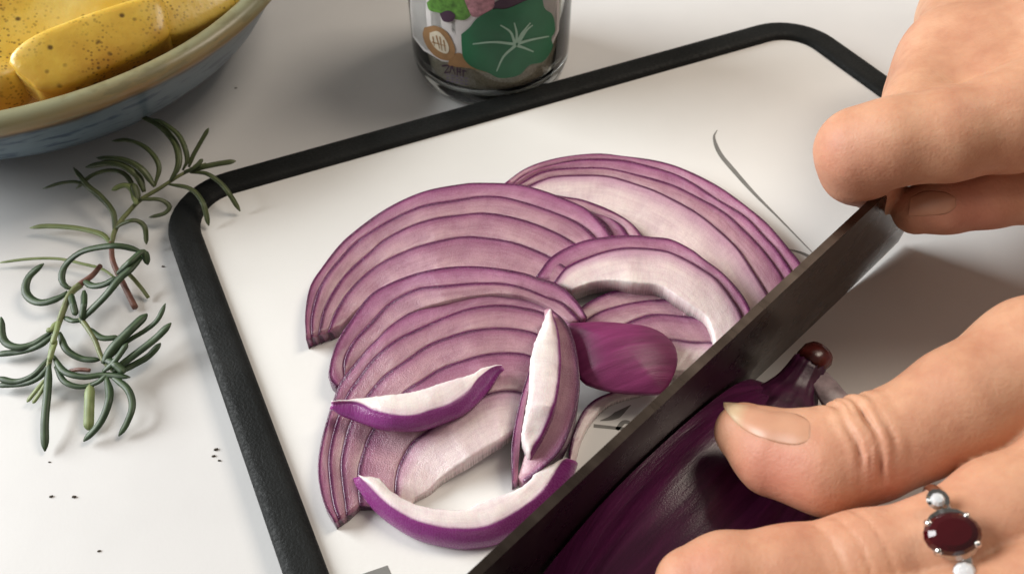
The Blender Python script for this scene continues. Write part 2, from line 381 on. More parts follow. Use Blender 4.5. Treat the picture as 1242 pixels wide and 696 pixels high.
fan('onion_slice', 'far right onion slice with one broad white inner layer, behind the knife', [F0, F1, F2, F3, F4], [ON_PURPLE, ON_PURPLE, ON_MAUVE, ON_PALE], 0.92, ZB, 0.0, 10, None)
fan('onion_slice', 'narrow onion slice peeping out between two fanned slices', [X0, X1, X2, X3], [ON_MAUVE, ON_PURPLE, ON_PURPLE], 1.12, ZB + 0.35, -0.02, 20, None)
fan('onion_slice', 'broad fanned mauve onion slice of four layers nearest the rosemary', [A0, A1, A2, A3, A4], [ON_PURPLE, ON_MAUVE, ON_MAUVE, ON_MAUVE], [0.92, 1.0, 1.30, 1.32, 1.25], [ZB, ZB, 0.72, 0.8, 0.7], 0.0, 30, None)
fan('onion_slice', 'mauve onion slice half hidden under the white curved slice by the knife', [H0, H1, H2, H3, H4], [ON_MAUVE, ON_MAUVE, ON_MAUVE, ON_PALE], 0.95, ZB, 0.0, 40, None)
fan('onion_slice', 'white curved onion slice with a mauve outer layer lying over others by the knife', [G0, G1, G2], [ON_PURPLE, ON_PALE], [1.25, 1.45, 1.4, 1.2], [0.7, 0.95, 0.95, 0.7], 0.02, 50, None)
fan('onion_slice', 'onion slice with a bright purple outer layer squeezed between two fanned slices', [B0, B1, B2], [ON_PURPLE, ON_MAUVE], [0.95, 1.25, 1.5, 1.45, 1.2], [0.62, 0.8, 0.9, 0.9, 0.7], 0.02, 60, None)
fan('onion_slice', 'large onion slice sweeping under both white wedges with four layers and pale core', [C0, C1, C2, C3, C4, C5], [ON_PURPLE, ON_MAUVE, ON_MAUVE, ON_MAUVE, ON_PALE], [0.85, 0.95, 1.3, 1.35, 1.1], [ZB, ZB, 0.7, 0.8, 0.6], -0.03, 70, None)

# pale strip of onion on the board beside the knife
t = thing('onion_slice', 'pale thin onion strip lying flat beside the small leaf print', 'onion slice')
layer(t, [(688, 562), (694, 530), (706, 500), (725, 482), (765, 468)], [(698, 560), (706, 532), (720, 508), (742, 488), (785, 475)], 0.72, 0.66, ZB, ON_PALE, 81, bulge=0.02)

# two white wedges with their purple skin towards the viewer
def wedge(label, top, mid, low, zt, zm, zl, seed):
    t = thing('onion_wedge', label, 'onion wedge')
    layer(t, mid, top, zm, zt, zl, ON_WHITE, seed, low=low, zl=zl, gap=0.0, bulge=0.05, rip=0.02, name='flesh')
wedge('short white onion wedge with purple skin, tilted across the large slice',
      [(403, 487), (430, 483.5), (460, 480), (500, 475), (540, 463), (574, 453), (582, 447), (600, 443), (608, 443)],
      [(402, 490), (430, 489), (453, 500), (477, 505.5), (501, 506), (525, 499), (549, 490), (570, 474), (582, 459), (597, 447), (609, 444)],
      [(402, 494), (412, 503), (428, 510), (460, 521), (483, 523.5), (509, 523), (533, 516), (563, 503), (584, 485), (600, 465), (609, 447)],
      [1.55, 1.75, 1.7, 1.6], [1.52, 1.70, 1.66, 1.6], 1.28, 91)
wedge('long curved white onion wedge with bright purple skin lying on bare board',
      [(437, 577), (459, 580), (476, 596), (504, 611), (536, 617), (565, 617), (584, 608), (613, 599), (637, 587), (652, 572), (674, 560), (684, 556)],
      [(435, 578), (443, 589), (468, 613), (500, 632), (541, 643), (589, 641), (625, 624), (657, 599), (674, 577), (683, 560), (690, 556)],
      [(431, 583), (444, 608), (468, 632), (504, 654), (541, 664), (570, 666), (604, 660), (640, 641), (672, 612), (692, 588), (700, 566)],
      1.15, 1.10, 0.56, 95)

# standing cluster of three layers in the middle
t = thing('onion_wedge', 'upright onion wedge of nested layers with a white core, beside the purple petal', 'onion wedge')
layer(t, [(641, 450), (632, 480), (625, 510), (620, 545), (621, 584)], [(648, 452), (640, 478), (634, 510), (630, 545), (628, 580)], [1.75, 1.4, 0.9], [1.75, 1.4, 0.9], [1.2, 0.8, ZB], ON_PURPLE, 102, gap=0)
layer(t, [(668, 374), (684, 388), (695, 408), (702, 440), (703, 474), (696, 508), (682, 542), (660, 566), (636, 584)], [(660, 376), (668, 395), (672, 412), (672, 440), (664, 474), (652, 508), (642, 536), (634, 560), (628, 578)],
      [1.75, 1.75, 1.5, 1.05], [1.7, 1.7, 1.4, 0.9], [1.3, 1.1, 0.8, ZB], ON_MAUVE, 103, gap=0)
layer(t, [(670, 378), (677, 400), (680, 425), (680, 450), (674, 488), (660, 523), (644, 551)], [(664, 378), (655, 400), (645, 428), (641, 474), (637, 500), (633, 527), (640, 549)], [1.95, 2.0, 1.9, 1.4], [2.0, 2.05, 1.9, 1.4], [1.5, 1.4, 1.2, 0.9], ON_WHITE, 104, gap=0, bulge=0.08, rip=0.03)

# purple petal seen from its skin side
def petal():
    ol = [(690, 392), (728, 390), (768, 393), (785, 396), (802, 403), (817, 417), (822, 434), (819, 450), (809, 470), (799, 477), (752, 475), (720, 468), (704, 458), (696, 426)]
    oc = spline(ol + ol[:1], 49)[:-1]; E0 = np.array([P(*q, 1.28) for q in oc]); c = E0.mean(0); V, fl = [], []
    rings = [0.0, 0.2, 0.4, 0.6, 0.75, 0.88, 0.96, 1.0]
    for side in (0, 1):
        for r in rings:
            for e in E0:
                p = c + (e - c) * r; p = p + np.array([0, 0, 0.42 * (1 - r ** 2.4) - (0.22 * (1 - 0.6 * r ** 8) if side else 0)])
                V.append(p); fl.append((p[0] * 0.95 + p[1] * 0.3, p[1] * 0.95 - p[0] * 0.3, 4))
    n, m = len(rings), len(E0)
    F = grid_faces(n, m, close_m=True); F += [tuple(i + n * m for i in f) for f in F]
    F += [((n - 1) * m + j, (n - 1) * m + (j + 1) % m, (2 * n - 1) * m + (j + 1) % m, (2 * n - 1) * m + j) for j in range(m)]
    o = fixn(mesh('onion_petal', V, F, mat_onion_skin('petal_skin', (0.125, 0.010, 0.062), (0.25, 0.035, 0.135), rough=0.45), attrs={'flow': ('FLOAT_VECTOR', fl)}))
    tag(o, 'deep purple onion petal lying skin side up next to the upright wedge', 'onion petal')
petal()

# ------------------------------------------------------------------ knife
K1, K2 = P(1085, 220, 4.8), P(575, 696, 4.1)
kd = (K1 - K2); kl = np.linalg.norm(kd[:2]); kd = kd / kl                 # per cm along the plan direction
kx = np.array([kd[0], kd[1], 0]); kx /= np.linalg.norm(kx); kp = np.array([kx[1], -kx[0], 0])   # kp points to the held onion
knife = thing('kitchen_knife', 'steel kitchen knife slicing through the onion', 'knife')
def kpt(s, dz, off=0.0): return K2 + kd * s + np.array([0, 0, dz]) + kp * off
def blade():
    V, fl = [], []; ss = np.r_[np.linspace(-9.0, -1, 12), np.linspace(0, kl + 2.7, 25)]
    for s in ss:
        k = max(0.0, (-s - 1.0) / 8.0); h = (min(K2[2] + kd[2] * s, K1[2]) - 0.504) * (1 - 0.96 * k ** 2.2) ; top = -0.25 * k ** 2
        top -= 0.0
        th = 0.10 * (1 - 0.5 * k)
        for dz, off in ((top, -th), (top - 0.04, -th), (top - h * 0.7, -th * 0.75), (top - h, -0.01), (top - h, 0.01), (top - h * 0.7, th * 0.75), (top - 0.04, th), (top, th)):
            V.append(kpt(s, dz, off)); fl.append((s, dz, 0))
    n = len(ss); m = 8
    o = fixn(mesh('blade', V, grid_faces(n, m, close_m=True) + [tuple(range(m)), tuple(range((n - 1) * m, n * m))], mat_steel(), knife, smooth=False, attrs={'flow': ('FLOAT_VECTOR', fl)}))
blade()
hp = spline([kpt(kl + 2.5, -1.35), kpt(kl + 3.4, -1.2), kpt(kl + 7, -1.15), kpt(kl + 11.5, -1.3)], 24)
V, F = tube(hp, [0.55] + [0.66] * 8 + [0.72] * 8 + [0.68] * 6 + [0.5], 14, 1.45)
fixn(mesh('handle', V, F, plain('black_handle', (0.018, 0.015, 0.014), 0.42, 0.3, 200, 0.1), knife))

# ------------------------------------------------------------------ held half onion
def half_onion():
    t = thing('red_onion', 'dark purple half onion held flat on the board under the fingers', 'onion')
    cen = K2 + kx * 5.3 + kp * 1.30; cen[2] = ZB
    a, b, h = 4.5, 3.4, 2.05
    cut = -1.30 + 0.13                                          # plane just right of the blade, across the onion
    def pt(f, th):                                              # f along the axis -1..1, th round the dome 0..pi
        pr = max(0.0, 1 - abs(f) ** 2.3) ** 0.62
        return f * a, -b * pr * math.cos(th), h * pr * math.sin(th)
    V, fl = [], []; n, m = 56, 40
    for i in range(n):
        f = -1 + 2 * i / (n - 1); f = math.sin(f * math.pi / 2)
        pr = max(0.0, 1 - abs(f) ** 2.3) ** 0.62
        c0 = math.acos(np.clip(-cut / (b * pr + 1e-6), -1, 1)) if b * pr > 1e-4 else 0
        for j in range(m):
            th = c0 + (math.pi - c0) * j / (m - 1); x, y, z = pt(f, th)
            rib = 0.012 * math.sin(th * 23 + 1.3 * math.sin(f * 2)) * pr
            p = cen + kx * x + kp * y * (1 + rib / 3) + np.array([0, 0, z * (1 + rib)])
            V.append(p); fl.append((x + 4, th * 3.2, 2))
    F = grid_faces(n, m)
    fixn(mesh('outer_layer', V, F, mat_onion_skin('onion_body_skin', (0.045, 0.004, 0.030), (0.115, 0.014, 0.075), rough=0.27), t, attrs={'flow': ('FLOAT_VECTOR', fl)}))
    # freshly cut side: one strip for each ring
    V, fl, us = [], [], []; rows = 9
    for i in range(n):
        f = math.sin((-1 + 2 * i / (n - 1)) * math.pi / 2); pr = max(0.0, 1 - abs(f) ** 2.3) ** 0.62
        q = 1 - (cut / (b * pr + 1e-6)) ** 2; zt = h * pr * math.sqrt(q) if q > 0 else 0
        for j in range(rows):
            p = cen + kx * f * a + kp * cut + np.array([0, 0, zt * (1 - j / (rows - 1))]); V.append(p); us.append(j / (rows - 1)); fl.append((f * a, j * .3, 5))
    mesh('cut_face', V, grid_faces(n, rows), ON_MAUVE, t, attrs={'u': ('FLOAT', us), 'flow': ('FLOAT_VECTOR', fl)})
    # dried neck at the far pole: pale papery sleeve and dark red stub
    e2 = P(988, 434, 1.65); e1 = cen + kx * (a - 1.5) + np.array([0, 0, 0.8])
    pth = spline([e1 - kx * 0.8, e1, (e1 + e2) / 2 - np.array([0, 0, 0.15]), e2 - kx * 0.18], 16)
    V, F = tube(pth, np.r_[np.linspace(1.25, 0.80, 9), [0.72, 0.63, 0.55, 0.49, 0.45, 0.42, 0.40]], 40, 0.72)
    V = [pth[i_ // 40] + (np.array(v) - pth[i_ // 40]) * (1 + 0.06 * math.sin((i_ % 40) * 2.2 + i_ // 40 * 0.3)) for i_, v in enumerate(V)]
    fixn(mesh('neck', V, F, plain('neck_skin', (0.055, 0.008, 0.036), 0.4, 0.6, 160, 0.5), t))
    fp = spline([P(990, 452, 1.55), P(1000, 466, 1.65), P(1012, 484, 1.65), P(1028, 504, 1.5)], 16)
    V, F = tube(fp, np.r_[[0.16], np.linspace(0.28, 0.42, 14), [0.2]], 12, 0.3)
    fixn(mesh('papery_flap', V, F, plain('papery_flap', (0.33, 0.26, 0.28), 0.4, 0.5, 200, 0.5), t))
    pth = [e2 - kx * 0.34, e2 - kx * 0.16, e2 + kx * 0.12, e2 + kx * 0.26, e2 + kx * 0.32]
    V, F = tube(pth, [0.34, 0.40, 0.41, 0.35, 0.20], 18, 0.85)
    fixn(mesh('stem_stub', V, F, plain('stem_stub', (0.085, 0.014, 0.012), 0.24, 0.5, 260, 0.3), t))
half_onion()

# ------------------------------------------------------------------ hands: smooth blended volumes turned into one surface
def seg(p, a, b, ra, rb):
    ab = b - a; t = np.clip((p - a) @ ab / (ab @ ab), 0, 1)
    return np.linalg.norm(p - a - t[:, None] * ab, axis=1) - (ra + (rb - ra) * t)
def smin(a, b, k):
    h = np.clip(0.5 + 0.5 * (b - a) / k, 0, 1); return b + (a - b) * h - k * h * (1 - h)
def chain(p, pts, k=0.3):
    d = None
    for (a, ra), (b, rb) in zip(pts[:-1], pts[1:]):
        e = seg(p, a, b, ra, rb); d = e if d is None else smin(d, e, k)
    return d
def surface_nets(f, lo, hi, h):
    lo = np.array(lo, float); n = np.ceil((np.array(hi) - lo) / h).astype(int) + 1
    # coarse pass first so that only the neighbourhood of the surface is evaluated finely
    g = [lo[k] + np.arange(n[k]) * h for k in range(3)]
    st = 4; cg = [x[::st] for x in g]
    C = np.stack(np.meshgrid(*cg, indexing='ij'), -1).reshape(-1, 3); cv = f(C).reshape([len(x) for x in cg])
    vol = np.repeat(np.repeat(np.repeat(cv, st, 0), st, 1), st, 2)[:n[0], :n[1], :n[2]].copy()
    near = np.abs(vol) < h * st * 1.9; idx = np.argwhere(near)
    vol[near] = f(lo + idx * h)
    ins = vol < 0
    cnt = sum(ins[i:n[0] - 1 + i, j:n[1] - 1 + j, k:n[2] - 1 + k].astype(int) for i in (0, 1) for j in (0, 1) for k in (0, 1))
    act = np.argwhere((cnt > 0) & (cnt < 8)); ids = -np.ones(cnt.shape, int); ids[tuple(act.T)] = np.arange(len(act))
    corners = [(i, j, k) for i in (0, 1) for j in (0, 1) for k in (0, 1)]; acc = np.zeros((len(act), 3)); num = np.zeros(len(act))
    for a in corners:
        for ax in range(3):
            if a[ax]: continue
            b = list(a); b[ax] = 1
            va = vol[tuple((act + a).T)]; vb = vol[tuple((act + b).T)]; m = (va < 0) != (vb < 0)
            t = np.where(m, va / (va - vb + 1e-12), 0); pos = np.array(a, float) + np.outer(t, np.eye(3)[ax])
            acc[m] += pos[m]; num[m] += 1
    V = lo + (act + acc / num[:, None]) * h; F = []
    for ax in range(3):
        o1, o2 = [k for k in range(3) if k != ax]
        sl = [slice(1, n[k] - 1) for k in range(3)]; sa = list(sl); sb_ = list(sl); sa[ax] = slice(0, n[ax] - 1); sb_[ax] = slice(1, n[ax])
        ch = np.argwhere(ins[tuple(sa)] != ins[tuple(sb_)]); off = np.ones(3, int); off[ax] = 0; e = ch + off
        d1 = np.zeros(3, int); d1[o1] = 1; d2 = np.zeros(3, int); d2[o2] = 1
        q = np.stack([ids[tuple((e - d1 - d2).T)], ids[tuple((e - d2).T)], ids[tuple(e.T)], ids[tuple((e - d1).T)]], 1)
        flip = ins[tuple(e.T)] if ax != 1 else ~ins[tuple(e.T)]
        q[~flip] = q[~flip][:, ::-1]; F.append(q[(q >= 0).all(1)])
    return V, np.vstack(F)
SKINM = mat_skin()
def build_hand(name, f, lo, hi, h, label, red):
    V, F = surface_nets(f, lo, hi, h)
    o = fixn(mesh(name, V, F, SKINM, attrs={'red': ('FLOAT', red(V))}))
    return tag(o, label, 'hand')
def bumpy(p, c, r, amp): return amp * np.exp(-((p - c) ** 2).sum(1) / (r * r))
def nail(parent, f, up, lowr, fallback_z, mat, lift=0.022, nu=26, nv=12, free=1.0):
    a, b = spline(up, nu), spline(lowr, nu); V = []
    for i in range(nu):
        for j in range(nv):
            q = a[i] + (b[i] - a[i]) * j / (nv - 1); d = ray(*q); p0 = P(*q, fallback_z + 2.0); t = 0.0; hit = False
            for _ in range(60):
                s = f((p0 + d * t)[None])[0]
                if s < 0.004: hit = True; break
                t += s * 0.9
                if t > 5: break
            p = p0 + d * t if hit else P(*q, fallback_z)
            if hit:
                e = 0.02; g = np.array([f((p + e * ax)[None])[0] - f((p - e * ax)[None])[0] for ax in np.eye(3)]); g /= np.linalg.norm(g) + 1e-9
                rim_ = min(1.0, 4.0 * min(j, nv - 1 - j) / (nv - 1), 6.0 * (nu - 1 - i) / (nu - 1)); rim_ = max(rim_, 1 - i / 4); p = p + g * (lift * rim_ - 0.016 * (1 - rim_))
            V.append(p)
    o = mesh('fingernail', V, grid_faces(nu, nv), mat, parent, attrs={'tip': ('FLOAT', [free * max(0.0, 1 - i / (nu * 0.4)) for i in range(nu) for _ in range(nv)])})
    sm = o.modifiers.new('smooth', 'SMOOTH'); sm.iterations = 4; sm.factor = 0.5
    so = o.modifiers.new('thick', 'SOLIDIFY'); so.thickness = 0.0002; so.offset = 0
    return o
def mat_nail():
    m = M('fingernail'); v = m.coords(); n = m.noise(v, 120, 3)
    m.col(m.ramp(n, [(0.3, (0.52, 0.235, 0.145)), (0.7, (0.60, 0.30, 0.19))])); m.col(m.mix(m.ramp(m.attr('tip'), [(0.25, (0,) * 3), (0.55, (1,) * 3)]), m.b.inputs['Base Color'].links[0].from_socket, (0.58, 0.38, 0.235))); m.set(Roughness=0.40, Subsurface_Weight=0.25, Subsurface_Radius=(1, .5, .4), Subsurface_Scale=0.002)
    return m.m
NAILM = mat_nail()

# left hand: thumb and fingers pressing the onion
LT = [(P(903, 524, 3.55), 0.62), (P(940, 548, 3.7), 0.83), (P(1000, 559, 3.95), 0.99), (P(1052, 546, 4.2), 0.95), (P(1110, 521, 4.55), 0.94), (P(1165, 490, 4.9), 1.06), (P(1262, 444, 5.2), 1.35), (P(1390, 420, 5.0), 1.75)]
LI = [(P(838, 708, 3.4), 0.68), (P(880, 702, 3.5), 0.82), (P(960, 699, 3.7), 0.89), (P(1050, 685, 4.1), 0.92), (P(1150, 662, 4.55), 0.92), (P(1220, 625, 4.8), 1.02), (P(1330, 590, 5.1), 1.25)]
LM = [(P(850, 812, 3.5), 0.72), (P(950, 805, 3.9), 0.86), (P(1090, 780, 4.4), 0.95), (P(1260, 730, 4.9), 1.0), (P(1420, 660, 5.1), 1.2)]
LR = [(P(920, 905, 3.0), 0.70), (P(1040, 890, 3.6), 0.83), (P(1180, 850, 4.3), 0.9), (P(1330, 800, 4.8), 0.95), (P(1480, 730, 5.0), 1.15)]
LL = [(P(1050, 960, 2.6), 0.62), (P(1150, 945, 3.2), 0.72), (P(1280, 900, 3.9), 0.78), (P(1400, 860, 4.5), 0.85), (P(1520, 800, 4.7), 1.05)]
PW = P(1640, 560, 5.2)
ipc = LT[3][0]; ta = LT[4][0] - LT[2][0]; ta = ta / np.linalg.norm(ta)
def left_sdf(p):
    th = chain(p, LT, 0.35); i_ = chain(p, LI, 0.3); m_ = chain(p, LM, 0.3); r_ = chain(p, LR, 0.3); l_ = chain(p, LL, 0.3)
    # folds over the thumb joint: soft ridges and narrow grooves running round it
    s = (p - ipc) @ ta; q = p - ipc - s[:, None] * ta; side = q[:, 2] + 0.55 * q[:, 1]
    arc = 0.20 * (q[:, 1] - 0.15) ** 2 - 0.07 * q[:, 0] + 0.03 * np.sin(q[:, 1] * 6 + 1)
    msk = np.clip((side + 0.15) / 0.75, 0, 1) * (0.75 + 0.35 * np.sin(q[:, 1] * 5.0 + s * 9)) * np.exp(-((s - 0.05) / 0.75) ** 2)
    for s0, d_, w_ in ((-0.52, 0.035, 0.06), (-0.25, 0.14, 0.07), (-0.06, 0.06, 0.05), (0.13, 0.16, 0.075), (0.40, 0.07, 0.06), (0.70, 0.03, 0.06)):
        th = th + msk * d_ * np.exp(-((s + arc - s0) / w_) ** 2)
    th = th - 0.10 * np.clip((side) / 0.6, 0, 1) * np.exp(-((s) / 0.45) ** 2)
    th = th - bumpy(p, P(985, 590, 4.3), 0.8, 0.07)
    i_ = i_ - bumpy(p, P(1048, 660, 4.6), 0.6, 0.05) - bumpy(p, P(930, 690, 3.9), 0.5, 0.03)
    for s0, w_ in ((1005, 0.05), (1030, 0.04), (1055, 0.045)):
        c0 = P(s0, 684, 4.3); i_ = i_ + 0.03 * np.exp(-(((p - c0) @ np.array([0.97, 0.25, 0])) / w_) ** 2) * (p[:, 2] > 4.5)
    palm = chain(p, [(LI[-1][0], 1.3), (PW, 1.9)], 0.5)
    for a in (LM, LR, LL): palm = smin(palm, seg(p, a[-1][0], PW + (a[-1][0] - LI[-1][0]) * 0.35, a[-1][1] + 0.15, 1.7), 0.6)
    palm = smin(palm, seg(p, LT[-1][0], PW, 1.8, 2.0), 0.8)
    arm = seg(p, PW, PW + np.array([9, -2.0, 0.6]), 2.2, 2.7); palm = smin(palm, arm, 0.8)
    web = seg(p, P(1242, 520, 4.6), P(1330, 540, 4.7), 0.55, 1.2)
    fing = smin(smin(smin(i_, m_, 0.08), r_, 0.08), l_, 0.08)
    d = smin(fing, palm, 0.35); d = smin(d, smin(th, web, 0.25), 0.10)
    return smin(d, palm, 0.4)
def left_red(V):
    r = np.zeros(len(V))
    for c, rad, a in ((P(940, 575, 4.3), 1.0, 0.9), (P(1060, 560, 5.0), 0.5, 0.35), (P(850, 690, 4.2), 0.8, 0.5), (P(1100, 600, 4.4), 0.9, 0.45), (P(1060, 650, 4.8), 0.5, 0.3)): r += a * np.exp(-((V - c) ** 2).sum(1) / rad ** 2)
    return np.clip(r, 0, 1)
lh = build_hand('hand', left_sdf, (1.2, -1.5, 1.4), (24, 14.0, 8.6), 0.057, 'left hand with a garnet ring, thumb and fingers pressing down the half onion', left_red)
nail(lh, left_sdf, [(876, 488), (890, 488), (920, 490), (955, 496), (978, 506), (984, 514)], [(877, 492), (888, 508), (908, 526), (935, 536), (965, 541), (984, 533)], 3.75, NAILM)

# right hand: fist round the handle, index over the spine, thumb on the blade
RI = [(P(1068, 232, 3.95), 0.62), (P(1040, 205, 5.0), 0.80), (P(1042, 182, 5.6), 0.95), (P(1085, 172, 6.0), 0.98), (P(1150, 165, 6.3), 1.0), (P(1230, 145, 6.6), 1.15), (P(1330, 110, 7.0), 1.5)]
RM = [(P(1105, 160, 3.6), 0.7), (P(1118, 125, 4.6), 0.9), (P(1145, 92, 5.3), 1.0), (P(1210, 70, 6.0), 1.1), (P(1300, 45, 6.8), 1.4)]
RR = [(P(1140, 80, 3.6), 0.7), (P(1160, 35, 4.6), 0.9), (P(1185, 0, 5.2), 1.0), (P(1250, -30, 6.1), 1.05), (P(1340, -40, 6.8), 1.35)]
RL = [(P(1180, 10, 3.6), 0.62), (P(1200, -40, 4.4), 0.75), (P(1222, -70, 5.0), 0.82), (P(1290, -95, 5.8), 0.9), (P(1370, -110, 6.5), 1.2)]
RT = [(P(1112, 255, 4.0), 0.60), (P(1150, 245, 4.3), 0.74), (P(1200, 236, 4.6), 0.78), (P(1260, 226, 4.9), 0.86), (P(1350, 190, 5.5), 1.2)]
RW = P(1560, 40, 7.0)
def right_sdf(p):
    i_ = chain(p, RI, 0.35); m_ = chain(p, RM, 0.35); r_ = chain(p, RR, 0.35); l_ = chain(p, RL, 0.3); t_ = chain(p, RT, 0.3)
    d = smin(smin(smin(i_, m_, 1.1), r_, 1.0), l_, 0.6)
    back = chain(p, [(P(1112, 133, 5.75), 0.88), (P(1150, 62, 5.6), 1.0), (P(1178, -20, 5.0), 1.1)], 0.5); d = smin(d, back, 0.9)
    d = smin(d, seg(p, P(1210, 110, 5.9), P(1230, 20, 5.7), 1.15, 1.15), 0.9)
    palm = seg(p, RI[-1][0], RW, 1.5, 2.1)
    for a in (RM, RR, RL): palm = smin(palm, seg(p, a[-1][0], RW, a[-1][1], 2.0), 0.6)
    palm = smin(palm, seg(p, RT[-1][0], RW, 1.3, 2.0), 0.6)
    palm = smin(palm, seg(p, RW, RW + np.array([9, 2.0, 1.0]), 2.3, 2.8), 0.8)
    d = smin(d, palm, 0.5)
    d = d + bumpy(p, P(1142, 64, 6.35), 0.22, 0.10) - bumpy(p, P(1015, 190, 5.3), 0.5, 0.04)
    return smin(d, smin(t_, palm, 0.3), 0.06)
def right_red(V):
    r = np.zeros(len(V))
    for c, rad, a in ((P(1025, 190, 5.8), 0.8, 0.55), (P(1050, 235, 4.6), 0.7, 0.5), (P(1180, 255, 4.5), 1.2, 0.6), (P(1130, 60, 6.0), 0.8, 0.3)): r += a * np.exp(-((V - c) ** 2).sum(1) / rad ** 2)
    return np.clip(r, 0, 1)
rh = build_hand('hand', right_sdf, (6.5, 11.5, 1.8), (27, 26.0, 10.5), 0.062, 'right hand in a fist gripping the knife handle', right_red)
nail(rh, right_sdf, [(1104, 240), (1120, 231), (1145, 232), (1160, 240)], [(1100, 262), (1120, 263), (1148, 260), (1161, 250)], 4.6, NAILM, free=0.0)

# ------------------------------------------------------------------ garnet ring on the index finger
def ring():
    t = thing('ring', 'silver ring with an oval dark red garnet on the index finger', 'ring')
    SIL = plain('silver', (0.75, 0.74, 0.72), 0.16, 0.05, 300, 0, Metallic=1.0)
    m = M('garnet'); m.set(Base_Color=(0.045, 0.0015, 0.004), Roughness=0.09, IOR=1.6); GAR = m.m
    m = M('clear_stone'); m.set(Base_Color=(0.92, 0.93, 0.95), Roughness=0.05, Transmission_Weight=0.35, IOR=1.9); CLR = m.m
    c = P(1152, 662, 4.55); ax = LI[4][0] - LI[2][0]; ax = ax / np.linalg.norm(ax)
    def hit(u, v):
        d = ray(u, v); p0 = P(u, v, 7.0); s = 0
        for _ in range(80):
            q = left_sdf((p0 + d * s)[None])[0]
            if q < 0.003: break
            s += q * 0.9
        p = p0 + d * s; e = 0.03
        g = np.array([left_sdf((p + e * a)[None])[0] - left_sdf((p - e * a)[None])[0] for a in np.eye(3)]); return p, g / np.linalg.norm(g)
    p, g = hit(1153, 650); g = g - ax * (g @ ax); g /= np.linalg.norm(g); sd = np.cross(g, ax); top = p + g * 0.16
    # band: closed hoop fitted round the finger
    pts = []
    for k in range(48):
        th = 2 * math.pi * k / 48; dr = math.cos(th) * g + math.sin(th) * sd; r = 0.3
        for _ in range(60):
            q = left_sdf((c + dr * r)[None])[0]
            if q > 0.02 or r > 1.4: break
            r += max(0.01, -q * 0.8)
        pts.append(c + dr * min(r, 1.15))
    pts = np.array(pts)
    for _ in range(3): pts = (np.roll(pts, 1, 0) + pts * 2 + np.roll(pts, -1, 0)) / 4
    V = []
    for k in range(48):
        o_ = pts[k] - c; o_ /= np.linalg.norm(o_)
        for j in range(8):
            a = 2 * math.pi * j / 8; V.append(pts[k] + o_ * 0.07 * math.cos(a) + ax * 0.10 * math.sin(a))
    fixn(mesh('band', V, grid_faces(48, 8, True, True), SIL, t))
    def gem(name, cen, ra, rb, hh, mat, seg_=16, par=t):
        rings_ = [(1.0, -0.25), (1.0, 0.0), (0.86, 0.45), (0.62, 0.85), (0.0, 0.95)]; V = []
        for q, z in rings_:
            for k in range(seg_):
                a = 2 * math.pi * k / seg_; V.append(cen + ax * ra * q * math.cos(a) + sd * rb * q * math.sin(a) + g * hh * z)
        F = grid_faces(len(rings_), seg_, close_m=True) + [tuple(range(seg_))]
        return fixn(mesh(name, V, F, mat, par, smooth=False))
    gem('garnet', top + g * 0.06, 0.46, 0.36, 0.20, GAR, 18)
    V, F = tube([top - g * 0.08, top + g * 0.03], [0.30, 0.44], 18); fixn(mesh('setting', V, F, SIL, t))
    for a in (0.75, 2.39, 3.89, 5.53):
        q = top + ax * 0.44 * math.cos(a) + sd * 0.36 * math.sin(a); b = tube(spline([q - g * 0.1, q + g * 0.05, q + g * 0.16 - (q - top) * 0.1], 6), [0.05, 0.055, 0.06, 0.07, 0.065, 0.03], 8); fixn(mesh('prong', *b, SIL, t))
    for s_ in (-1, 1):
        cc = top + sd * s_ * 0.62 - g * 0.10; gem('side_stone', cc + g * 0.03, 0.18 if s_ < 0 else 0.12, 0.18 if s_ < 0 else 0.12, 0.12, CLR, 10)
        V, F = tube([cc - g * 0.12, cc + g * 0.02], [0.12, 0.19], 12); fixn(mesh('side_setting', V, F, SIL, t))
ring()

# ------------------------------------------------------------------ rosemary
G_DARK = mat_green('rosemary_dark', (0.014, 0.034, 0.012), (0.040, 0.072, 0.028), (0.09, 0.13, 0.06))
G_OLIVE = mat_green('rosemary_olive', (0.040, 0.056, 0.016), (0.085, 0.105, 0.040), (0.16, 0.19, 0.09))
G_LIGHT = mat_green('rosemary_light', (0.13, 0.17, 0.055), (0.22, 0.27, 0.10), (0.30, 0.33, 0.16))
STEM_G = plain('green_stem', (0.15, 0.17, 0.065), 0.5, 0.35, 400, 0.4); STEM_R = plain('brown_stem', (0.16, 0.065, 0.045), 0.55, 0.35, 400, 0.4)
def needle(t, px, wpx, z, mat=G_DARK, flat=0.55):
    n = 22; c2 = spline(px, n); tt = np.linspace(0, 1, n); zz = np.interp(tt, np.linspace(0, 1, len(z)), z)
    path = np.array([P(*c2[i], zz[i]) for i in range(n)])
    w_ = wpx / 46.0 / 2 * 1.22; rad = w_ * np.clip(np.minimum(0.5 + tt * 3, 1) * np.clip((1.0 - tt) * 9, 0.0, 1) ** 0.5, 0.18, 1)
    V, F = tube(path, rad, 8, flat); U = [math.cos(2 * math.pi * (i % 8) / 8) for i in range(len(V))]
    fixn(mesh('needle', V, F, mat, t, attrs={'u': ('FLOAT', U)}))
def stem(t, px, w0, w1, z, mat, name='stem'):
    n = 24; c2 = spline(px, n); zz = np.interp(np.linspace(0, 1, n), np.linspace(0, 1, len(z)), z)
    V, F = tube([P(*c2[i], zz[i]) for i in range(n)], np.linspace(w0, w1, n) / 92.0, 8); fixn(mesh(name, V, F, mat, t))
r1 = thing('rosemary_sprig', 'olive green rosemary sprig lying over the corner of the board rim', 'rosemary')
stem(r1, [(135, 296), (141, 276), (156, 257), (171, 242), (193, 229), (216, 214), (238, 203), (250, 199)], 7, 4, [0.55, 0.7, 0.9, 1.1, 1.2], STEM_G)
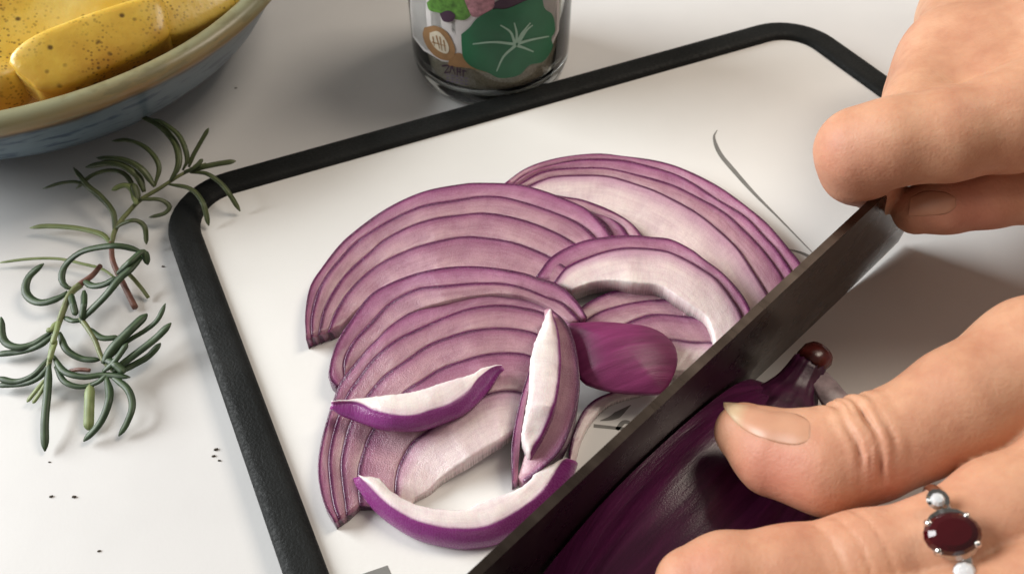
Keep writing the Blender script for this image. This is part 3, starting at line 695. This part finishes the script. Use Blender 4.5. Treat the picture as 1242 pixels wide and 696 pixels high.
stem(r1, [(164, 373), (149, 343), (137, 317), (135, 294)], 8, 7, [0.12, 0.2, 0.4, 0.56], STEM_R, 'stem_base')
k = lambda *q: [(100 + x / 2.675, 130 + y / 2.675) for x, y in q]
j = lambda *q: [(x / 3.48, 130 + y / 3.48) for x, y in q]
for px, wd, z, mt in [
    (k((285, 240), (312, 185), (302, 120), (250, 60), (185, 28)), 8, (1.1, 1.5, 1.6, 1.4), G_OLIVE),
    (k((325, 205), (340, 165), (315, 95), (262, 52), (232, 38)), 6, (1.15, 1.6, 1.8, 1.6), G_OLIVE),
    (k((345, 195), (358, 160), (380, 120), (410, 68)), 6, (1.15, 1.5, 1.9), G_OLIVE),
    (k((330, 215), (370, 190), (390, 168)), 6, (1.15, 1.4, 1.5), G_OLIVE),
    (k((330, 210), (420, 188), (498, 175)), 8, (1.15, 1.3, 1.3), G_OLIVE),
    (k((350, 212), (400, 215), (440, 240), (470, 272), (512, 338)), 6, (1.15, 1.35, 1.2, 0.65), G_OLIVE),
    (k((280, 250), (350, 265), (390, 310), (410, 385)), 6, (1.1, 1.2, 1.1, 0.65), G_OLIVE),
    (k((235, 255), (248, 190), (210, 135), (150, 108), (95, 110)), 6, (1.0, 1.4, 1.4, 1.2), G_OLIVE),
    (k((235, 258), (190, 200), (130, 170), (45, 165)), 8, (1.0, 1.4, 1.3, 0.9), G_OLIVE),
    (k((200, 275), (180, 225), (130, 190), (80, 182), (10, 195)), 9, (0.9, 1.3, 1.2, 0.8), G_OLIVE),
    (k((175, 275), (140, 220), (90, 205), (30, 222), (-20, 265)), 6, (0.9, 1.1, 0.9, 0.6), G_OLIVE),
    (k((185, 290), (165, 250), (175, 285), (180, 305)), 7, (0.9, 1.1, 0.9), G_OLIVE),
    (j((480, 520), (472, 440), (410, 375), (340, 320), (260, 320), (180, 345)), 5, (0.6, 0.7, 0.7, 0.4), G_OLIVE),
    (j((482, 545), (480, 450), (425, 375), (370, 330), (310, 255)), 6, (0.6, 0.8, 0.9, 0.7), G_OLIVE),
    (j((472, 590), (455, 560), (420, 533), (320, 510), (200, 502), (125, 510)), 7, (0.55, 0.5, 0.4, 0.3), G_LIGHT),
    (j((490, 510), (520, 490), (570, 478), (610, 505), (618, 580)), 6, (0.7, 0.9, 0.7, 0.3), G_OLIVE),
    (j((575, 410), (560, 350), (525, 330), (470, 350)), 8, (0.9, 1.0, 0.8), G_LIGHT),
    (k((185, 300), (250, 300), (282, 322), (265, 345), (215, 358)), 6, (0.9, 0.8, 0.5, 0.3), G_OLIVE),
    ([(140, 337), (123, 326), (100, 320), (72, 314), (37, 314), (-4, 319)], 4, (0.35, 0.35, 0.3, 0.2), G_LIGHT)]:
    needle(r1, px, wd, z, mt)
r2 = thing('rosemary_sprig', 'dark green rosemary sprig with curled needles lying flat on the table', 'rosemary')
stem(r2, [(98, 345), (85, 357), (73, 387), (65, 412), (60, 438), (58, 456)], 9, 6, [0.7, 0.6, 0.5, 0.45, 0.4], STEM_G)
stem(r2, [(122, 322), (112, 334), (97, 345)], 6, 8, [0.7, 0.75, 0.7], STEM_R, 'stem_base')
stem(r2, [(180, 361), (172, 350), (160, 336), (148, 325)], 5, 6, [0.12, 0.3, 0.6, 0.8], STEM_G)
stem(r2, [(98, 386), (114, 410), (126, 438), (148, 457)], 7, 5, [0.6, 0.6, 0.5, 0.35], STEM_G)
q5 = lambda *q: [(x / 5.355, 270 + y / 5.355) for x, y in q]; q3 = lambda *q: [(x / 3.164, 340 + y / 3.164) for x, y in q]
for px, wd, z, mt in [
    (q5((470, 430), (420, 410), (400, 350), (430, 270), (530, 190), (680, 155), (800, 155), (925, 190)), 8, (0.7, 0.9, 1.3, 1.5, 1.3), G_DARK),
    (q5((520, 650), (560, 600), (680, 480), (780, 360), (850, 300), (935, 190)), 9, (0.6, 0.9, 1.2, 1.3, 1.2), G_DARK),
    (q5((760, 330), (850, 250), (930, 190), (960, 275)), 8, (1.1, 1.4, 1.4, 1.1), G_DARK),
    (q5((545, 375), (600, 410), (680, 400), (760, 355)), 8, (0.75, 0.9, 1.0, 1.1), G_DARK),
    (q5((440, 450), (380, 490), (280, 520), (205, 500), (165, 440), (190, 350), (285, 265)), 9, (0.6, 0.5, 0.4, 0.5, 0.7), G_DARK),
    (q3((270, 50), (280, 90), (292, 135)), 7, (0.65, 0.8, 0.7), G_DARK), (q3((322, 40), (322, 90), (312, 150)), 7, (0.7, 0.9, 0.7), G_DARK),
    (q3((245, 140), (280, 155), (320, 150)), 6, (0.5, 0.6, 0.6), G_DARK),
    (q3((200, 195), (130, 243), (60, 255), (12, 225), (4, 140)), 8, (0.5, 0.4, 0.4, 0.6), G_DARK),
    (q3((205, 210), (150, 250), (80, 272), (-20, 284)), 8, (0.5, 0.4, 0.25, 0.2), G_DARK),
    (q3((185, 300), (130, 362), (60, 388), (-15, 372)), 7, (0.45, 0.4, 0.3, 0.3), G_DARK), (q3((185, 330), (150, 372), (90, 396), (-15, 402)), 7, (0.45, 0.35, 0.25, 0.2), G_DARK),
    (q3((188, 320), (182, 430), (172, 540), (173, 655)), 8, (0.45, 0.5, 0.4, 0.15), G_DARK),
    (q3((178, 375), (140, 420), (103, 467)), 5, (0.4, 0.35, 0.2), G_LIGHT), (q3((182, 385), (155, 430), (125, 472)), 5, (0.4, 0.35, 0.2), G_LIGHT),
    (q3((215, 160), (195, 190), (180, 185)), 6, (0.5, 0.6, 0.6), G_LIGHT), (q3((225, 150), (215, 200), (200, 245)), 6, (0.55, 0.65, 0.6), G_LIGHT),
    (q3((215, 230), (200, 270), (190, 310)), 6, (0.5, 0.6, 0.5), G_LIGHT),
    (q3((228, 200), (255, 265), (315, 300), (385, 305)), 7, (0.5, 0.5, 0.4, 0.4), G_DARK),
    (q3((205, 290), (245, 348), (320, 370), (400, 362), (500, 372)), 7, (0.45, 0.5, 0.45, 0.5), G_DARK), (q3((212, 330), (248, 388), (310, 408), (375, 390), (415, 355)), 6, (0.4, 0.4, 0.35, 0.5), G_DARK),
    (q3((395, 320), (430, 262), (490, 200), (565, 128)), 11, (0.5, 0.7, 0.8, 0.8), G_DARK), (q3((420, 300), (480, 240), (560, 190), (605, 150), (635, 88)), 6, (0.5, 0.6, 0.7, 0.9), G_DARK),
    (q3((430, 350), (530, 275), (600, 220), (657, 163)), 9, (0.5, 0.6, 0.7, 0.9), G_DARK), (q3((450, 355), (520, 320), (570, 290), (617, 240)), 8, (0.45, 0.4, 0.4, 0.5), G_DARK),
    (q3((395, 350), (440, 310), (490, 240)), 7, (0.5, 0.7, 0.8), G_DARK), (q3((330, 180), (390, 220), (455, 218)), 7, (0.6, 0.6, 0.6), G_DARK), (q3((400, 300), (440, 320), (480, 355)), 8, (0.5, 0.65, 0.6), G_DARK),
    (q3((345, 395), (342, 490), (340, 575)), 10, (0.35, 0.35, 0.15), G_LIGHT), (q3((408, 370), (420, 450), (385, 545), (320, 617)), 8, (0.45, 0.6, 0.4, 0.15), G_DARK),
    (q3((425, 365), (488, 415), (508, 480), (485, 550), (455, 597)), 7, (0.45, 0.5, 0.4, 0.15), G_DARK)]:
    needle(r2, px, wd, z, mt)
stem(r2, q3((270, 347), (305, 342), (345, 345)), 5, 5, [0.42, 0.5, 0.5], STEM_R)

# ------------------------------------------------------------------ bowl and potatoes
BX, BY = -17.0, 28.3
def mat_rim():
    m = M('glazed_stoneware'); v = m.coords(); n = m.noise(v, 22, 5, 0.65); n2 = m.noise(v, 180, 4)
    geo = m.n('ShaderNodeSeparateXYZ'); tc = m.n('ShaderNodeTexCoord'); m.l(tc.outputs['Object'], geo.inputs[0])
    z = m.math('ADD', m.math('MULTIPLY', geo.outputs[2], 100 / 4.2), m.math('MULTIPLY_ADD', n, 0.22, -0.11))
    st = m.noise(m.coords((1, 1, 5)), 90, 4)
    c = m.ramp(z, [(0.0, (0.12, 0.17, 0.21)), (0.55, (0.16, 0.22, 0.26)), (0.78, (0.12, 0.16, 0.18)), (0.82, (0.08, 0.045, 0.02)), (0.89, (0.27, 0.165, 0.065)), (0.95, (0.27, 0.215, 0.10)), (1.0, (0.24, 0.235, 0.14))])
    c = m.mix(m.ramp(st, [(0.54, (0,) * 3), (0.62, (0.75,) * 3)]), c, m.mix(m.ramp(z, [(0.78, (0,) * 3), (0.86, (1,) * 3)]), (0.02, 0.045, 0.09), (0.19, 0.17, 0.09)))
    m.col(c); m.set(Roughness=0.34); m.nrm(m.bump(n2, 0.2, 0.0006)); return m.m
bowl = thing('bowl', 'glazed blue stoneware bowl with brown rim holding potatoes', 'bowl')
V, F = lathe([(0.01, 0.15), (4.6, 0.15), (4.9, 0.0), (5.3, 0.0), (5.5, 0.25), (7.0, 0.75), (8.2, 1.75), (9.0, 2.9), (9.35, 3.35), (9.62, 3.6), (9.78, 3.8), (9.75, 4.02), (9.55, 4.16), (9.25, 4.15), (9.02, 3.98), (8.85, 3.6)], BX, BY, 96)
fixn(mesh('bowl_body', V, F, mat_rim(), bowl))
V, F = lathe([(8.86, 3.62), (8.5, 2.9), (7.6, 1.8), (6.0, 1.0), (0.01, 0.75)], BX, BY, 96)
fixn(mesh('inner_glaze', V, F, plain('amber_glaze', (0.17, 0.075, 0.018), 0.25, 0.4, 60, 0.1), bowl))
def mat_potato():
    m = M('roast_potato'); v = m.coords(); n = m.noise(v, 40, 4); vo = m.n('ShaderNodeTexVoronoi'); vo.inputs['Scale'].default_value = 800; m.l(v, vo.inputs['Vector'])
    big = m.noise(v, 28, 2); n3 = m.noise(v, 500, 3)
    c = m.ramp(n, [(0.25, (0.52, 0.26, 0.025)), (0.5, (0.72, 0.48, 0.07)), (0.75, (0.82, 0.64, 0.20))])
    sp = m.math('MULTIPLY', m.ramp(vo.outputs['Distance'], [(0.22, (1,) * 3), (0.40, (0,) * 3)]), m.ramp(big, [(0.42, (0,) * 3), (0.56, (1,) * 3)]))
    vo2 = m.n('ShaderNodeTexVoronoi'); vo2.inputs['Scale'].default_value = 170; m.l(v, vo2.inputs['Vector'])
    sp2 = m.ramp(vo2.outputs['Distance'], [(0.07, (1,) * 3), (0.17, (0,) * 3)])
    c = m.mix(m.math('MULTIPLY', sp, 0.8), c, (0.10, 0.035, 0.008)); c = m.mix(m.math('MULTIPLY', m.math('MULTIPLY', sp2, m.ramp(m.noise(v, 70, 2), [(0.36, (0,) * 3), (0.46, (1,) * 3)])), 0.85), c, (0.05, 0.018, 0.006))
    m.col(c); m.set(Roughness=0.33, Subsurface_Weight=0.3, Subsurface_Radius=(1, 0.6, 0.2), Subsurface_Scale=0.004); m.nrm(m.bump(n3, 0.25, 0.0006)); return m.m
POT = mat_potato()
def potato(c, ax1, tilt, roll, sz, label, seed, e=0.5, e2=0.75):
    from mathutils import Euler, Vector
    rs = np.random.RandomState(seed); R = Euler((roll, tilt, ax1)).to_matrix(); V = []; n, m = 22, 32; ph = rs.rand(6) * 6
    sp_ = lambda x, e: math.copysign(abs(x) ** e, x)
    for i in range(n):
        a = -math.pi / 2 + math.pi * i / (n - 1)
        for jj in range(m):
            b = 2 * math.pi * jj / m
            x, y, z = sp_(math.cos(a), e) * sp_(math.cos(b), e2), sp_(math.cos(a), e) * sp_(math.sin(b), e2), sp_(math.sin(a), e)
            wv = 1 + 0.06 * math.sin(3 * x + ph[0]) + 0.05 * math.sin(4 * y + ph[1]) + 0.04 * math.sin(5 * z + ph[2])
            v = R @ Vector((x * sz[0] / 2 * wv, y * sz[1] / 2 * wv, z * sz[2] / 2 * (1 + 0.12 * x * math.sin(ph[3])))); V.append((c[0] + v.x, c[1] + v.y, c[2] + v.z))
    o = fixn(mesh('potato_piece', V, grid_faces(n, m, close_m=True), POT)); tag(o, label, 'potato', 'seasoned potato pieces in the bowl')
potato(P(70, 18, 4.1), 0.35, 0.10, 0.45, (5.6, 4.0, 1.3), 'large flat potato slice with dark seasoning, topmost in the bowl', 1, 0.28)
potato(P(122, 66, 3.7), 0.62, -0.05, 0.55, (4.6, 1.7, 2.1), 'long potato wedge leaning against the rim of the bowl', 2, 0.3, 0.5)
potato(P(232, 18, 3.7), 0.75, 0.0, 0.6, (3.2, 1.5, 1.6), 'short potato wedge at the end of the row along the bowl rim', 3)
potato(P(158, -8, 4.0), 0.5, 0.1, 0.3, (3.5, 2.2, 1.4), 'potato piece tucked behind the long wedge', 4)
potato(P(-14, 85, 3.5), 0.9, 0.1, 0.2, (2.0, 2.6, 1.6), 'potato piece showing a corner beside the brown gap', 5)
potato((BX + 0.5, BY + 1.0, 2.7), 0.2, 0.1, 0.1, (6, 5, 2.6), 'potato pieces heaped in the middle of the bowl', 6)
potato((BX - 4.2, BY - 2.0, 2.9), 1.1, 0.1, 0.2, (4.5, 3.2, 2.0), 'potato piece on the far side of the bowl from the board', 7)
potato((BX + 3.0, BY + 4.2, 3.0), 2.0, 0.1, 0.1, (5.0, 3.2, 2.0), 'potato piece on the side of the bowl towards the jar', 8)

# ------------------------------------------------------------------ spice jar
JX, JY, JR = -0.75, 27.35, 2.78
jar = thing('spice_jar', 'glass spice jar with a green leaf on its label standing behind the board', 'jar')
m = M('jar_glass'); m.set(Base_Color=(0.93, 0.96, 0.94), Roughness=0.04, Transmission_Weight=1.0, IOR=1.45); GLASS = m.m
V, F = lathe([(0.01, 0.12), (1.8, 0.1), (2.15, 0.0), (2.45, 0.06), (2.68, 0.28), (2.77, 0.65), (JR, 1.2), (JR, 5.6), (2.6, 6.3), (2.1, 6.7), (2.05, 7.4), (1.85, 7.4), (1.9, 6.6), (2.4, 6.1), (2.56, 5.5), (2.56, 1.0), (2.45, 0.6), (2.1, 0.42), (0.01, 0.4)], JX, JY, 64)
fixn(mesh('glass', V, F, GLASS, jar))
V, F = lathe([(0.01, 0.43), (2.05, 0.45), (2.4, 0.62), (2.52, 1.05), (2.52, 4.9), (0.01, 5.0)], JX, JY, 64)
fixn(mesh('ground_spice', V, F, plain('ground_spice', (0.36, 0.31, 0.235), 0.8, 0.3, 1200, 0.5), jar))
V, F = lathe([(0.01, 8.2), (2.15, 8.2), (2.3, 8.0), (2.3, 6.8), (2.15, 6.75), (2.12, 7.45), (0.01, 7.5)], JX, JY, 48)
fixn(mesh('lid', V, F, plain('lid', (0.03, 0.03, 0.03), 0.4, 0.2, 200, 0.1), jar))
def onjar(u, v, r):
    d = ray(u, v); o = EYE[:2] - np.array([JX, JY]); a = d[:2] @ d[:2]; b = 2 * o @ d[:2]; c = o @ o - r * r; D = b * b - 4 * a * c
    t = (-b - math.sqrt(max(D, 0))) / (2 * a); return EYE + d * t
def decal(name, px, mat, r, n=48, closed=True, smooth_=True):
    c = spline(px + px[:1], n + 1)[:-1] if smooth_ else np.vstack([np.linspace(px[i], px[(i + 1) % len(px)], 12, endpoint=False) for i in range(len(px))])
    n = len(c); cen = c.mean(0); V = []; rings_ = (0.0, 0.25, 0.5, 0.75, 1.0)
    for q in rings_:
        for p in c: V.append(onjar(*(cen + (p - cen) * q), r))
    return mesh(name, V, grid_faces(5, n, close_m=True), mat, jar)
def stroke(name, px, wpx, mat, r):
    n = 16; c = spline(px, n); t = np.gradient(c, axis=0); t /= np.linalg.norm(t, axis=1)[:, None]; nn = np.stack([t[:, 1], -t[:, 0]], 1); V = []
    for i in range(n):
        ww = wpx * (1 - 0.6 * i / (n - 1)) / 2; V += [onjar(*(c[i] + nn[i] * ww), r), onjar(*(c[i] - nn[i] * ww), r)]
    mesh(name, V, grid_faces(n, 2), mat, jar)
PAPER = plain('label_paper', (0.50, 0.47, 0.46), 0.5, 0.08, 200, 0); LEAF = plain('label_green', (0.006, 0.13, 0.05), 0.42, 0.2, 60, 0); VEIN = plain('label_vein', (0.30, 0.47, 0.36), 0.5, 0.05, 200, 0)
BRN = plain('label_brown', (0.24, 0.13, 0.055), 0.5, 0.15, 200, 0); CRM = plain('label_cream', (0.50, 0.44, 0.34), 0.5, 0.1, 200, 0); DKP = plain('label_dark_purple', (0.045, 0.018, 0.04), 0.5, 0.2, 200, 0)
HERB = plain('label_herb', (0.08, 0.20, 0.03), 0.5, 0.5, 500, 0); PNK = plain('label_pink', (0.40, 0.19, 0.22), 0.5, 0.4, 600, 0); LIL = plain('label_lilac', (0.22, 0.18, 0.27), 0.5, 0.4, 700, 0)
R0 = JR + 0.012
kk = lambda *q: [(480 + x / 5.355, y / 5.355) for x, y in q]
decal('label_paper', kk((95, -260), (95, 60), (110, 240), (180, 330), (300, 400), (560, 440), (800, 440), (1000, 330), (1060, 200), (1060, -260)), PAPER, R0, smooth_=False)
decal('label_print', kk((200, 20), (300, -60), (450, -40), (520, 30), (470, 120), (400, 130), (300, 90), (220, 70)), HERB, R0 + 0.012)
decal('label_print', kk((430, -40), (600, -60), (640, 40), (560, 100), (500, 110), (470, 60)), PNK, R0 + 0.018)
decal('label_print', kk((285, 90), (340, 70), (385, 100), (365, 140), (310, 140)), DKP, R0 + 0.024)
decal('label_print', kk((640, 20), (760, -40), (860, 0), (800, 60), (640, 70)), DKP, R0 + 0.018)
decal('label_print', kk((345, 395), (400, 345), (480, 380), (600, 450), (600, 475), (480, 445), (350, 430)), BRN, R0 + 0.012)
decal('stamp', kk((185, 180), (260, 170), (330, 210), (380, 300), (380, 360), (340, 395), (260, 370), (200, 300), (175, 230)), BRN, R0 + 0.018)
decal('stamp_centre', kk((220, 215), (270, 205), (315, 245), (345, 310), (330, 350), (270, 325), (225, 265)), CRM, R0 + 0.026)
for a, b in (((240, 240), (250, 300)), ((262, 232), (285, 320)), ((285, 240), (300, 330)), ((310, 262), (322, 335)), ((235, 275), (325, 300))): stroke('stamp_mark', kk(a, b), 1.6, BRN, R0 + 0.034)
for q in (((300, 430), (345, 430), (315, 475)), ((315, 475), (350, 470)), ((362, 430), (350, 480)), ((364, 430), (385, 482)), ((400, 440), (400, 495)), ((418, 445), (418, 495)), ((400, 468), (418, 470)), ((440, 455), (438, 505)), ((430, 460), (462, 465))): stroke('lettering', kk(*q), 2.4, DKP, R0 + 0.02)
for y in (505, 525, 545):
    for x in range(0, 5): stroke('lettering', kk((330 + x * 30, y - 20 + x * 6), (350 + x * 30, y - 18 + x * 6)), 1.8, LIL, R0 + 0.02)
leafp = kk((425, 225), (480, 180), (510, 140), (560, 100), (640, 60), (700, 62), (760, 45), (850, 5), (940, -20), (970, 60), (1020, 100), (1035, 200), (1010, 250), (1020, 310), (960, 400), (870, 425), (800, 490), (680, 510), (600, 475), (500, 440), (440, 380), (428, 300))
decal('leaf', leafp, LEAF, R0 + 0.03, 90)
for q in (((780, 290), (640, 275), (500, 288)), ((780, 295), (700, 370), (655, 465)), ((775, 285), (745, 210), (680, 165)), ((785, 280), (785, 215), (770, 150)), ((795, 280), (815, 225), (875, 150)), ((795, 285), (880, 260), (995, 238)), ((790, 298), (840, 315), (895, 338)), ((800, 275), (850, 200), (890, 165))): stroke('leaf_vein', kk(*q), 3.6, VEIN, R0 + 0.04)

# ------------------------------------------------------------------ crumbs on the table
CR = plain('crumb', (0.06, 0.045, 0.03), 0.8, 0.4, 900, 0.2)
for i, (x, y, r) in enumerate([(262, 545, .035), (259, 553, .03), (266, 558, .025), (62, 602, .03), (90, 602, .035), (286, 107, .03), (198, 323, .03), (120, 668, .025), (60, 560, .02)]):
    c = P(x, y, r * 0.6); rs = np.random.RandomState(i); V, F = tube([c + np.array([-r * 1.6, 0, 0]), c + np.array([-r, 0, 0]), c + np.array([r, rs.randn() * r * .4, 0]), c + np.array([r * 1.6, 0, 0])], [r * .3, r, r * .8, r * .2], 6, 0.7)
    tag(fixn(mesh('crumb', V, F, CR)), 'tiny dark crumb lying loose on the white tabletop', 'crumb', 'crumbs scattered on the table')
